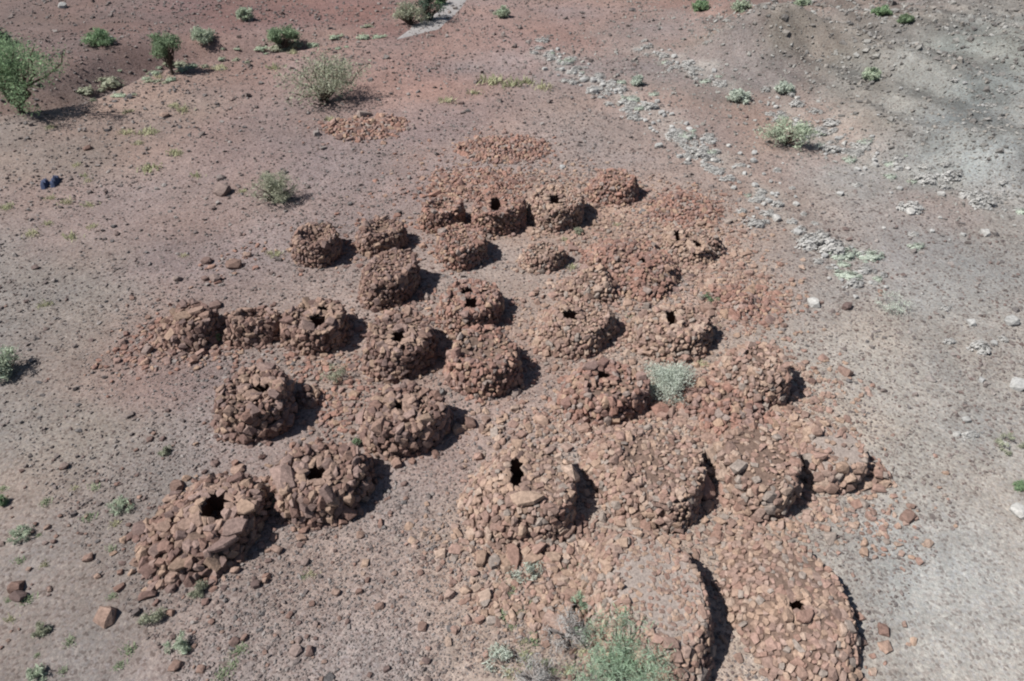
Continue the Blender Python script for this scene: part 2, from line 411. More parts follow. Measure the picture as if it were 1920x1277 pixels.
def spread(P, d):
    """keep points no closer than d (array per point)"""
    keep = []; K = np.zeros((len(P), 3)); n = 0
    for i in range(len(P)):
        if n:
            q = K[:n]-P[i]
            if (np.einsum('ij,ij->i', q, q) < d[i]*d[i]).any(): continue
        K[n] = P[i]; n += 1; keep.append(i)
    return np.array(keep, int)

# ------------------------------------------------------------------ tombs and heaps
FALLEN = []
LAND = []           # landmarks for wording
def tomb(name, label, cat, box, mat, size=0.26, ratio=1.0, H=None, w0=0.10, w1=0.20, steep=-25, dish=0.14, dome=0.03, cover=1.0,
         topsize=0.75, holes=(), slabs=(), skirt=1.0, rough=0.12, earth='earth_brown', short=None, seed=1, rot=0, group='drystone tombs in the cemetery', cut=0.0, twist=0.07, pw=1.0, flush=0.0, rim=1.0):
    r = np.random.default_rng(seed*101+3)
    l_, r_, t_, b_ = box
    fr = at((l_+r_)/2, b_-2)
    rx = (r_-l_)/2/ppm(fr)
    for _ in range(5):
        cen = np.array([0, fr[1]+rx*ratio, 0.0]); rx = (r_-l_)/2/ppm(cen)
    ry = rx*ratio
    cy_px = None
    k = ((l_+r_)/2-960)/FPX
    z = cen[1]*math.cos(PITCH)+CAMZ*math.sin(PITCH); cx = k*z
    gz = float(terrain(cx, cen[1])); cen = np.array([cx, cen[1], gz])
    if H is None:
        rear = cen[1]+ry*0.72; best = None
        d = ray((l_+r_)/2, t_); kk = rear/d[1]; H = CAMZ+d[2]*kk-gz
        H0 = H; H = float(np.clip(H, 0.88, 1.10)) if cat == 'tomb' else H
        if H != H0:                                   # longer or shorter than wide
            for q in np.linspace(0.6, 1.9, 131):
                zc = (fr[1]+rx*q)*math.cos(PITCH)+CAMZ*math.sin(PITCH)
                kk = (fr[1]+rx*q*1.72)/d[1]
                if CAMZ+d[2]*kk-gz <= H: ratio = q; break
            ry = rx*ratio; cy_ = fr[1]+ry; z = cy_*math.cos(PITCH)+CAMZ*math.sin(PITCH); cx = k*z
            gz = float(terrain(cx, cy_)); cen = np.array([cx, cy_, gz])
    print('tomb %-58s rx %.2f H %.2f at %.1f %.1f' % (label[:58], rx, H, cen[0], cen[1]))
    st = R(steep); ph = r.uniform(0, 6.28, 4)
    def outline(th):
        return 1+twist*np.sin(2*th+ph[0])+0.6*twist*np.sin(3*th+ph[1])+0.4*twist*np.sin(5*th+ph[2])
    cr, sr = math.cos(R(rot)), math.sin(R(rot))
    nz = r.uniform(0, 50)
    def surf(rr, th):
        o = outline(th)
        x = rr*o*np.cos(th)*rx; y = rr*o*np.sin(th)*ry
        X = x*cr-y*sr; Y = x*sr+y*cr
        ww = w0+(w1-w0)*(0.5-0.5*np.cos(th-st))**pw
        rt = 1-ww
        top = H*(1+dome*(1-np.clip(rr/rt, 0, 1)**2)-dish*np.exp(-(rr/(0.55*rt))**4))
        top = top - cut*H*np.clip(-np.cos(th-st), 0, 1)*np.clip(rr/rt, 0, 1)
        q = np.clip((rr-rt)/ww, 0, 1)
        edge = top*(1-q**1.5) 
        zz = edge + rough*H*fbm(X+nz, Y, 0.9, 3, 3)*np.clip((1-rr)*4, 0, 1)
        return np.stack([X, Y, zz], -1)
    # openings, in local metres
    hl = []
    for (hx, hy, hw, hh) in holes:
        d = ray(hx, hy); kk = (CAMZ-gz-H*(1+dome*0.8))/(-d[2]); p = d*kk
        s = ppm(np.array([p[0], p[1], gz+H])); dep = math.atan2(-d[2], math.hypot(d[0], d[1]))
        lx, ly = p[0]-cx, p[1]-cen[1]; rn = math.hypot(lx/rx, ly/ry); f = min(1.0, (0.26 if len(holes) == 1 else 0.40)/max(rn, 1e-6))
        hl.append((lx*f, ly*f, hw/s/2*1.18, hh/s/2/max(0.35, math.sin(dep))*1.1))
    root = empty(name, cen); tag(root, label, cat, group)
    LAND.append((cen[0], cen[1], short or label, rx))
    # fill
    nth = 112
    rr = np.concatenate([np.linspace(0.02, 0.86, 30), np.linspace(0.88, 1.0, 9)])
    TH, RR = np.meshgrid(np.linspace(0, 2*math.pi, nth, endpoint=False), rr)
    P = surf(RR, TH); P[..., 2] -= 0.05-.035*flush; P[..., :2] *= 0.97
    for (ax, ay, aw, ah) in hl:
        mk = (abs(P[..., 0]-ax) < aw+0.15) & (abs(P[..., 1]-ay) < ah+0.15)
        P[..., 2][mk] -= min(0.95, H+0.2)
    low = P[-1].copy(); low[:, 2] = -0.5
    V = np.concatenate([P.reshape(-1, 3), low, [[0, 0, P[0, :, 2].mean()]]])
    nr = len(rr)+1; idx = np.arange(nr*nth).reshape(nr, nth); nxt = np.roll(idx, -1, 1)
    A = np.stack([idx[:-1], idx[1:], nxt[1:]], -1).reshape(-1, 3); B = np.stack([idx[:-1], nxt[1:], nxt[:-1]], -1).reshape(-1, 3)
    Cc = np.stack([np.full(nth, nr*nth), idx[0], nxt[0]], -1)
    obj('earth_fill', mesh_np('earth_fill', V, np.concatenate([A, B, Cc]), True), M[earth], root)
    # stones spread over the surface by area
    gr = np.linspace(0.03, 1.0, 60); gt = np.linspace(0, 2*math.pi, 120)
    GR, GT = np.meshgrid(gr, gt, indexing='ij'); S = surf(GR, GT)
    du = np.diff(S, axis=0)[:, :-1]; dv = np.diff(S, axis=1)[:-1]
    cell = np.cross(du, dv); A_ = np.linalg.norm(cell, axis=-1); tot = A_.sum()
    nc = int(tot/(size*size)*9)
    pick = r.choice(A_.size, nc, p=(A_/tot).ravel()); i, j = np.unravel_index(pick, A_.shape)
    rc = gr[i]+r.random(nc)*(gr[1]-gr[0]); tc = gt[j]+r.random(nc)*(gt[1]-gt[0])
    P = surf(rc, tc); e = 0.02
    Nn = np.cross(surf(rc+e, tc)-surf(rc-e, tc), surf(rc, tc+e)-surf(rc, tc-e)); Nn /= np.linalg.norm(Nn, axis=1, keepdims=True)+1e-9
    Nn[Nn[:, 2] < 0] *= -1
    ww = w0+(w1-w0)*(0.5-0.5*np.cos(tc-st))**pw; topm = rc < (1-ww)*0.93
    sz = size*np.exp(r.normal(0, 0.28, nc)); sz = np.where(topm, sz*topsize, sz)
    keep = spread(P, sz*0.70)
    keep = keep[~topm[keep] | (r.random(len(keep)) < cover*(0.55+0.45*np.clip(rc[keep]*1.6, 0, 1)))]
    for (ax, ay, aw, ah) in hl:
        bad = (abs(P[keep, 0]-ax) < aw+sz[keep]*0.46) & (abs(P[keep, 1]-ay) < ah+sz[keep]*0.46) & (P[keep, 2] > H*0.7)
        keep = keep[~bad]
    P, Nn, sz, topm = P[keep], Nn[keep], sz[keep], topm[keep]
    jit = np.exp(r.normal(0, 0.18, (len(P), 3)))
    dims = np.where(topm[:, None], np.array([[0.60, 0.50, 0.27*(1-.35*flush)]]), np.array([[0.58, 0.50, 0.42]]))*sz[:, None]*jit
    Rm = frames(Nn, 0.42-.24*flush, r); P = P+Nn*(sz*r.uniform(-.16, .16-.1*flush, len(P)))[:, None]
    EXTRA = None
    nb = int(2*math.pi*rx/(size*1.5)*min(1, H)*rim)
    if cat == 'tomb' and nb > 4:
        th = np.sort(r.uniform(0, 2*math.pi, nb)); wwb = w0+(w1-w0)*(0.5-0.5*np.cos(th-st))**pw
        Pb = surf((1-wwb)*r.uniform(.86, .99, nb), th); Pb[:, 2] += size*r.uniform(.05, .35, nb)
        db = np.array([[.62, .48, .36]])*size*np.exp(r.normal(.05, .25, (nb, 1)))*np.exp(r.normal(0, .15, (nb, 3)))
        EXTRA = (Pb, frames(np.tile([0, 0, 1.0], (nb, 1)), .5, r), db)
    if topm.sum() < 100: topm[:] = False
    for nm, mk in (('stone_wall', ~topm), ('rubble_top', topm)):
        if mk.sum() < 3: continue
        a_, b_, c_ = P[mk], Rm[mk], dims[mk]
        if nm == 'stone_wall' and EXTRA is not None: a_, b_, c_ = (np.concatenate(q) for q in zip((a_, b_, c_), EXTRA))
        obj(nm, stones_mesh(nm, a_, b_, c_, R1, r), M[mat], root)
    # opening: lined shaft and rim stones
    for (ax, ay, aw, ah) in hl:
        zt = H*(1+dome*0.7); th_ = 0.06; zb = zt-min(0.95, H+0.15); iw, ih = aw+0.10, ah+0.10; zr = zt-0.10
        bx = []
        for (x0, x1, y0, y1, z0, z1) in ((-iw-th_, -iw, -ih-th_, ih+th_, zb, zr), (iw, iw+th_, -ih-th_, ih+th_, zb, zr),
                                          (-iw, iw, -ih-th_, -ih, zb, zr), (-iw, iw, ih, ih+th_, zb, zr), (-iw-th_, iw+th_, -ih-th_, ih+th_, zb-0.08, zb-0.003)):
            bx.append((x0+ax, x1+ax, y0+ay, y1+ay, z0, z1))
        V = []; F = []
        for (x0, x1, y0, y1, z0, z1) in bx:
            o = len(V); V += [(x0,y0,z0),(x1,y0,z0),(x1,y1,z0),(x0,y1,z0),(x0,y0,z1),(x1,y0,z1),(x1,y1,z1),(x0,y1,z1)]
            F += [[o+q for q in f] for f in ((0,3,2,1),(4,5,6,7),(0,1,5,4),(1,2,6,5),(2,3,7,6),(3,0,4,7))]
        obj('burial_shaft', mesh_np('burial_shaft', np.array(V), np.array(F)), M['shaft'], root)
        pos = []
        for ring, (grow, many) in enumerate(((0.56, 1.0), (1.15, 0.9))):
            g = size*grow; per = 4*(aw+ah)+8*g; nst = max(5, int(per*many/(size*0.95)))
            for q in range(nst):
                t_ = (q+r.uniform(-.3, .3))/nst*2*math.pi
                cx_, sy_ = math.cos(t_), math.sin(t_); m_ = (abs(cx_)**5+abs(sy_)**5)**(-0.2)
                pos.append((ax+cx_*m_*(aw+g*r.uniform(.8, 1.15)), ay+sy_*m_*(ah+g*r.uniform(.8, 1.15)), zt+0.02-0.03*ring+r.uniform(-.04, .05)))
        pos = np.array([q for q in pos if not any(abs(q[0]-bx_) < bw+size*.3 and abs(q[1]-by_) < bh+size*.3 for (bx_, by_, bw, bh) in hl if (bx_, by_) != (ax, ay))]); Nn = np.tile([0, 0, 1.0], (len(pos), 1))
        dm = np.array([[0.66, 0.52, 0.26]])*size*np.exp(r.normal(0.08, .2, (len(pos), 3)))
        RF = frames(Nn, 0.28, r)
        for q in range(len(pos)):
            V, F = R1[int(r.integers(len(R1)))]
            obj('rim_stone', mesh_np('rim_stone', (V*dm[q])@RF[q].T, F), M[mat], root, pos[q])
    for (sxp, syp, lw, lh, ang, tilt) in slabs:     # big cover slabs: photo place, size in metres, turn, tilt
        d = ray(sxp, syp); kk = (CAMZ-gz-H*1.02)/(-d[2]); p = d*kk
        V, F = slab_shape(r)
        me = mesh_np('capstone', V*np.array([lw/2, lh/2, 0.085]), F)
        c = obj('capstone', me, M[mat], root, (p[0]-cx, p[1]-cen[1], float(S.reshape(-1, 3)[np.argmin((S[..., 0]-(p[0]-cx))**2+(S[..., 1]-(p[1]-cen[1]))**2), 2])+0.13))
        c.rotation_euler = (R(tilt), R(tilt*0.6), R(ang))
    # stones fallen round the foot
    n = int(2*math.pi*rx*8*skirt*(0.2/size))
    if n > 4:
        th = r.uniform(0, 2*math.pi, n); dd = r.exponential(0.34, n)*min(1.3, rx*.6)
        o = outline(th); x = (o*rx+dd)*np.cos(th); y = (o*ry+dd)*np.sin(th)
        X = x*cr-y*sr; Y = x*sr+y*cr
        s2 = size*0.72*np.exp(r.normal(-0.15, 0.4, n))
        Z = terrain(cx+X, cen[1]+Y)-gz+s2*0.12
        FALLEN.append((mat, np.stack([cx+X, cen[1]+Y, gz+Z], 1), s2))
    return root

T = tomb; DT = 'drystone_tomb'; HP = 'rubble_heap'; GH = 'low rubble heaps between the tombs'
# far rows
T(DT, 'small steep drum tomb at the far left end, hollow top, nothing in front of it', 'tomb', (553,642,424,504), 'brown', 0.18, dish=0.35, w0=.12, w1=.18, short='drum tomb at the far left', seed=1, skirt=.6)
T(DT, 'broken tomb with sunken dusty top between the far left drum and the taller cluster', 'tomb', (668,762,412,482), 'brown', 0.19, dish=0.25, rough=.12, w1=.35, short='broken dusty-topped tomb', seed=2)
T(DT, 'small tomb with a dark crescent hollow, touching the back of the round drum tomb', 'tomb', (788,868,370,440), 'red', 0.18, dish=0.25, rough=.08, w1=.3, short='small hollowed tomb at the back', seed=3)
T(DT, 'back row tomb with a tall narrow opening, deep shade on its right foot', 'tomb', (884,982,360,448), 'red', 0.18, holes=[(925,392,15,24)], short='back tomb with the narrow opening', seed=4, w1=.25)
T(DT, 'round steep drum tomb with a closed level top, bare ground in front of it', 'tomb', (818,914,426,508), 'red', 0.17, w0=.10, w1=.15, dish=.08, short='round closed drum tomb', seed=6, skirt=.5)
T(DT, 'orange brown tomb with a small opening at the back, right of the narrow-mouthed one', 'tomb', (990,1090,348,440), 'tan', 0.18, holes=[(1038,386,14,16)], short='orange back tomb', seed=7, w1=.3)
T(DT, 'rearmost tomb, a rounded heap with its front wall in deep shade', 'tomb', (1092,1200,318,388), 'red', 0.18, w1=.6, w0=.22, dome=.25, short='rearmost rounded tomb', seed=8)
T(DT, 'little low tomb standing alone on the bare clearing in the middle of the back rows', 'tomb', (972,1060,458,515), 'tan', 0.16, H=0.62, ratio=.85, w0=.22, w1=.45, dome=.22, short='little lone tomb in the clearing', seed=9, skirt=.4)
T(DT, 'high broken tomb throwing the broadest shadow of the back rows, behind the domed one', 'tomb', (672,786,470,580), 'brown', 0.20, rough=.12, w1=.35, cut=.2, short='high broken tomb with the broad shadow', seed=5)
# middle rows
T(DT, 'wide tomb with two openings in its top, behind the reddish smooth-topped tomb', 'tomb', (815,945,528,630), 'red', 0.19, holes=[(886,578,17,18),(876,546,20,9)], w1=.35, short='wide tomb with two openings', seed=10)
T(DT, 'round tomb with a square black mouth and a second slit behind it', 'tomb', (538,654,566,670), 'brown', 0.21, holes=[(598,607,24,20),(606,580,18,7)], w0=.12, w1=.28, short='square-mouthed tomb of the left row', seed=11)
T(DT, 'collapsed tomb of dark jumbled stones between the square-mouthed tomb and the ruined end one', 'tomb', (425,538,576,656), 'brown', 0.22, H=0.75, ratio=.85, rough=.45, dish=.25, w0=.3, w1=.5, short='collapsed jumbled tomb', seed=12, skirt=1.5)
T(DT, 'ruined sloping tomb with tipped slabs at the left end of the middle row', 'tomb', (290,418,572,664), 'brown', 0.23, H=0.85, ratio=.85, rough=.35, w0=.18, w1=.8, steep=20, cut=.6, slabs=[(345,598,.7,.45,30,14),(370,592,.8,.5,10,-10)], short='ruined sloping tomb at the left end', seed=13, skirt=1.8)
T(DT, 'tall tomb with one small round black hole, left of the two joined red tombs', 'tomb', (690,812,586,722), 'brown', 0.22, holes=[(749,650,17,18)], w0=.14, w1=.25, dome=.12, short='tall tomb with one round hole', seed=14)
T(DT, 'reddish tomb with a smooth hollow top and no opening, in front of the two-holed tomb', 'tomb', (842,970,618,754), 'red', 0.21, dish=.15, cover=.7, w0=.14, w1=.28, short='reddish hollow-topped tomb', seed=15)
T(DT, 'broad round tomb with a slanting dark opening, steep shaded front of small stones', 'tomb', (1000,1152,560,674), 'tan', 0.18, holes=[(1068,591,20,16)], w0=.2, w1=.45, short='broad tomb with the slanting opening', seed=16)
T(DT, 'tan tomb with a small upright black opening and a pale sage plant at its foot', 'tomb', (1180,1328,568,684), 'tan', 0.20, holes=[(1260,598,14,24)], w0=.2, w1=.5, short='tan tomb above the sage plant', seed=17)
T(DT, 'wide low tomb with a dusty top and a small dark gap at the rear', 'tomb', (1040,1215,680,800), 'red', 0.22, holes=[(1131,704,18,9)], slabs=[(1108,694,.8,.4,25,14)], cover=.6, w0=.15, w1=.55, short='wide dusty tomb', seed=18, skirt=1.3)
T(DT, 'tomb at the right edge of the rows, rubble slope behind and a rounded steep front', 'tomb', (1340,1470,640,772), 'tan', 0.20, w0=.22, w1=.6, dome=.15, short='tomb on the right edge', seed=21, skirt=.8)
T(DT, 'tomb with a broken open top full of tumbled slabs, left side of the front rows', 'tomb', (425,550,690,838), 'brown', 0.24, holes=[(488,728,30,13)], slabs=[(470,740,.55,.4,30,22),(515,745,.5,.35,-30,20)], dish=.2, rough=.14, w0=.13, w1=.2, short='open-topped slab tomb', seed=19)
T(DT, 'large steep round tomb with a dirt-filled hole, small green plant at its left', 'tomb', (686,836,726,864), 'brown', 0.24, holes=[(750,762,18,12)], w0=.13, w1=.25, short='large round tomb with the dirt-filled hole', seed=20)
# front rows
T(DT, 'big front tomb with a square black hole, touching the largest ruined slab tomb', 'tomb', (512,690,830,994), 'brown', 0.25, holes=[(592,887,27,20)], w0=.14, w1=.4, short='big front tomb with the square hole', seed=22)
T(DT, 'largest ruined tomb at the lower left, big tilted slabs and a wide dark cavity', 'tomb', (268,500,884,1092), 'brown', 0.26, H=0.78, ratio=.95, rim=.4, holes=[(402,950,34,34)], slabs=[(440,990,.85,.6,40,10),(330,1045,.8,.4,35,18),(355,985,.6,.45,10,12),(462,955,.7,.5,-20,8),(285,1015,.55,.4,70,22),(415,1015,.9,.5,30,-10),(300,975,.5,.4,0,15)], rough=.3, dish=.3, w0=.09, w1=.75, pw=.8, steep=8, cut=.5, short='largest ruined slab tomb', seed=23, skirt=1.6)
T(DT, 'front tomb with a tall slot and a broad cover slab lying over a dark crack', 'tomb', (874,1070,818,1046), 'tan', 0.20, H=0.98, ratio=1.22, holes=[(968,886,16,46)], slabs=[(985,940,1.05,.55,4,3),(900,1012,.55,.35,80,4),(925,1018,.5,.35,60,4),(962,1008,.42,.8,12,6),(1000,1012,.6,.4,20,4),(1040,1010,.5,.35,-10,4)], w0=.05, w1=.6, steep=12, cover=.95, dish=0, flush=.7, rim=.3, rough=.05, dome=.06, pw=.7, short='slotted front tomb', seed=24)
T(DT, 'wide front mound with a shallow dimple full of grey stones, right of the slotted tomb', 'tomb', (1096,1314,806,996), 'tan', 0.20, H=1.02, dish=.12, rough=.08, flush=.5, rim=.5, w0=.07, w1=.5, steep=-12, cover=1, pw=.8, short='wide dimpled front mound', seed=25)
T(DT, 'front tomb with a flat dusty red top and rounded wall of big tan stones', 'tomb', (1326,1486,790,974), 'tan', 0.25, H=1.05, ratio=1.15, cover=.75, topsize=.6, dish=0, flush=.4, rim=.5, rough=.06, dome=.08, w0=.10, w1=.42, short='flat dusty topped front tomb', seed=26)
T(DT, 'rightmost low tomb with a bare grey earth top and rounded stones in front', 'tomb', (1484,1612,776,928), 'tan', 0.25, H=0.78, ratio=1.15, cover=.5, topsize=.6, dish=0, flush=.4, rim=.4, w0=.14, w1=.42, dome=.02, earth='earth_pale', short='rightmost earth-topped tomb', seed=27)
T(DT, 'long flat earth-topped platform tomb at the bottom, a deep curved shadow down its right side', 'tomb', (1092,1318,1018,1330), 'tan', 0.19, H=1.05, ratio=1.5, cover=.85, topsize=.6, pw=.7, flush=1, rim=.3, dish=0, rough=.04, w0=.05, w1=.6, steep=10, dome=.02, rot=16, earth='earth_pale', short='long platform tomb', seed=28, twist=.02)
T(DT, 'long oval mound at the bottom right with tipped slabs over a jagged dark opening', 'tomb', (1362,1580,1004,1330), 'tan', 0.19, H=0.62, ratio=1.6, cover=1, topsize=.95, holes=[(1496,1136,20,16)], slabs=[(1505,1162,.6,.35,25,14),(1475,1158,.4,.3,70,20)], flush=1, rim=.2, dish=0, rough=.05, w0=.05, w1=.75, pw=.7, steep=10, dome=.12, rot=14, earth='earth_brown', short='long oval mound', seed=29, twist=.02)
# rubble heaps
T(HP, 'large sunken rubble heap with two dark gaps, in the middle of the right back rows', 'rubble heap', (1088,1275,446,562), 'red', 0.20, H=0.7, ratio=1.0, rough=.45, w0=.5, w1=.7, dish=.2, holes=[(1212,494,12,10)], group=GH, short='large sunken rubble heap', seed=31)
T(HP, 'low rubble heap with dark gaps behind the broad tomb with the slanting opening', 'rubble heap', (1045,1152,498,580), 'tan', 0.20, H=0.65, rough=.5, w0=.4, w1=.7, group=GH, short='rubble heap behind the broad tomb', seed=32)
T(HP, 'spread of small red stones at the back right corner of the cemetery', 'rubble heap', (1215,1350,346,430), 'red', 0.19, H=0.35, rough=.8, w0=.7, w1=.9, earth='earth_pale', group=GH, short='red stone spread at the back right', seed=33)
T(HP, 'tumbled low tomb with two black gaps on the right flank of the back rows', 'rubble heap', (1228,1352,422,506), 'tan', 0.19, H=0.6, rough=.35, w0=.35, w1=.6, holes=[(1262,442,10,16),(1309,461,10,12)], group=GH, short='tumbled tomb with two gaps', seed=34)
T(HP, 'thin strip of broken dark red stones trailing down the right flank', 'rubble heap', (1330,1462,498,610), 'red', 0.20, H=0.22, rough=1.2, cover=.6, w0=.8, w1=.9, rot=-30, earth='earth_pale', group=GH, short='thin strip of red stones', seed=35)
T(HP, 'flat ring of dark red stones on open ground beneath the spreading bush', 'rubble heap', (615,760,214,266), 'red', 0.25, H=0.16, ratio=.8, rough=1.2, skirt=.5, cover=.35, w0=.8, w1=.9, earth='earth_pale', group='flattened stone spreads behind the cemetery', short='flat ring of red stones', seed=36)
T(HP, 'low mound of red stones at the very back, behind all the tombs', 'rubble heap', (860,1028,252,310), 'red', 0.22, H=0.22, ratio=.72, rough=.9, w0=.7, w1=.9, cover=.4, skirt=.5, earth='earth_pale', group='flattened stone spreads behind the cemetery', short='low red mound at the very back', seed=37)
T(HP, 'sparse spread of stones just behind the back row of tombs', 'rubble heap', (800,1000,312,380), 'red', 0.20, H=0.10, ratio=.6, rough=1.4, skirt=.5, cover=.2, w0=.8, w1=.9, earth='earth_pale', group='flattened stone spreads behind the cemetery', short='sparse spread behind the back row', seed=38)
T(HP, 'scattered heap of mixed stones between the right edge tomb and the flat dusty topped one', 'rubble heap', (1262,1460,756,824), 'red', 0.22, H=0.3, ratio=.8, rough=.8, cover=.7, w0=.8, w1=.9, group=GH, short='mixed heap behind the dusty tomb', seed=39)
T(HP, 'little heap of fallen stones against the right wall of the open-topped slab tomb', 'rubble heap', (556,604,728,768), 'brown', 0.23, H=0.35, rough=.4, w0=.7, w1=.9, group=GH, short='little fallen heap', seed=40, skirt=.6)
T(HP, 'little heap of stones at the outer foot of the rightmost low tomb', 'rubble heap', (1606,1664,874,918), 'tan', 0.23, H=0.3, rough=.3, w0=.7, w1=.9, group=GH, short='little outer heap', seed=41, skirt=.8)
T(HP, 'rubble apron with pale herbs below the slotted front tomb', 'rubble heap', (930,1110,1010,1090), 'tan', 0.22, H=0.18, ratio=.9, rough=1.0, cover=.45, w0=.8, w1=.9, group=GH, short='rubble apron', seed=42)
T(HP, 'rubble with tipped stones beside the dry grey brush at the bottom edge', 'rubble heap', (1000,1090,1090,1200), 'tan', 0.23, H=0.3, ratio=1.0, rough=.8, cover=.6, w0=.7, w1=.9, group=GH, short='rubble by the dry brush', seed=43)

# rubble strewn between the tombs: small stones nobody would count
def strewn():
    r = np.random.default_rng(55)
    zones = [(1150,420,150,70,900),(1320,470,90,90,600),(1400,560,90,60,500),(1290,400,80,50,450),(1340,520,80,70,500),(1240,470,90,60,400),(1480,820,120,60,300),(1100,620,160,80,700),(1280,790,190,40,500),(1080,800,180,40,600),(1000,1020,170,50,550),
             (640,760,60,70,260),(600,690,90,30,200),(880,330,120,50,500),(1050,350,120,50,450),(760,600,90,60,300),(1400,800,130,60,600),(1500,720,90,60,250),(980,1120,110,70,450),(1130,1060,110,40,260),
             (1400,1000,120,50,300),(380,660,110,30,220),(720,450,140,60,350),(260,650,60,50,140),(1560,950,140,60,300),(1630,1000,60,60,40),(430,490,50,35,60)]
    P = []; S = []; right = []
    for (x, y, a, b, n) in zones:
        n = int(n*1.05) if x > 900 and y < 960 else n
        c = at(x, y); rx = a/ppm(c); f = at(x, y+b); ry = abs(f[1]-c[1])
        q = r.normal(size=(n, 2))*0.6
        P.append(np.stack([c[0]+q[:, 0]*rx, c[1]+q[:, 1]*ry], 1)); S.append(0.13*np.exp(r.normal(-.1, .4, n))); right.append(np.full(n, x > 920))
    P = np.concatenate(P); S = np.concatenate(S); right = np.concatenate(right)
    Z = terrain(P[:, 0], P[:, 1])+S*0.12
    pos = np.column_stack([P, Z])
    for mt in ('brown', 'red', 'tan'):
        PP = [f[1] for f in FALLEN if f[0] == mt]; SS = [f[2] for f in FALLEN if f[0] == mt]
        if mt == 'red': PP.append(pos[~right]); SS.append(S[~right])
        if mt == 'tan': PP.append(pos[right]); SS.append(S[right])
        pp = np.concatenate(PP); ss = np.concatenate(SS)
        me = stones_mesh('strewn_rubble', pp, frames(np.tile([0, 0, 1.0], (len(pp), 1)), .25, r), np.array([[.58, .5, .34]])*ss[:, None]*np.exp(r.normal(0, .2, (len(pp), 3))), R1, r)
        tag(obj('strewn_rubble', me, M[mt]), {'brown': 'dark brown stones strewn round the feet of the left-hand tombs', 'red': 'small rusty stones strewn between the middle and back tombs', 'tan': 'pale tan stones strewn round the feet of the right-hand tombs'}[mt], 'rubble', kind='stuff')
strewn()
def gravel():
    r = np.random.default_rng(66)
    n = 280000
    d = 7.5*np.exp(r.random(n)*math.log(95/7.5)); ang = r.uniform(-0.80, 0.80, n)
    x = d*np.sin(ang)*1.05; y = d*np.cos(ang)
    cl = fbm(x, y, 3.5, 71, 3)
    keep = (r.random(n) < 0.42+0.4*cl) ; x, y, d = x[keep], y[keep], d[keep]; n = len(x)
    hd = hill_d(x, y)
    s = (0.015+0.0011*d)*np.exp(r.normal(0, .5, n))*(1+.5*sstep(1, 5, hd)); s = np.minimum(s, 0.4)
    z = terrain(x, y)+s*0.15
    pos = np.column_stack([x, y, z])
    pale = sstep(-9, 1, hd+3*fbm(x, y, 6, 77, 2)) > r.random(n)
    for mk, nm, mt, lb in ((~pale, 'gravel', 'pebble', 'dark and rusty pebbles covering the desert ground'), (pale, 'pale_gravel', 'pebble_grey', 'grey and pale pebbles covering the right-hand ground and hillside')):
        me = stones_mesh(nm, pos[mk], frames(np.tile([0, 0, 1.0], (mk.sum(), 1)), .3, r), np.array([[.6, .5, .38]])*s[mk][:, None]*np.exp(r.normal(0, .2, (mk.sum(), 3))), R0, r)
        tag(obj(nm, me, M[mt]), lb, 'gravel', kind='stuff')
gravel()

# ------------------------------------------------------------------ loose stones
ROCKS = []
for k in range(14):
    V, F = R2[k % len(R2)]
    ROCKS.append(mesh_np('loose_stone', V*np.array([.5, .5*rng.uniform(.65, .95), .5*rng.uniform(.5, .75)]), F)); ROCKS[-1].materials.append(M['loose'])
PALE = []
for k in range(6):
    V, F = R2[(k*3+1) % len(R2)]
    PALE.append(mesh_np('pale_boulder', V*np.array([.5, .42, .36]), F)); PALE[-1].materials.append(M['palestone'])
def loose(px, py, wpx, label, group=None, lib=ROCKS, name='loose_stone', cat='stone', mat=None):
    p = at(px, py); s = wpx/ppm(p)*(0.62 if lib is PALE else 1); o = bpy.data.objects.new(name, random.choice(lib)); col.objects.link(o)
    o.location = (p[0], p[1], p[2]+s*0.16); o.scale = (s, s, s*random.uniform(.8, 1.1)); o.rotation_euler = (random.uniform(-.2, .2), random.uniform(-.2, .2), random.uniform(0, 6.28))
    tag(o, label, cat, group); return o
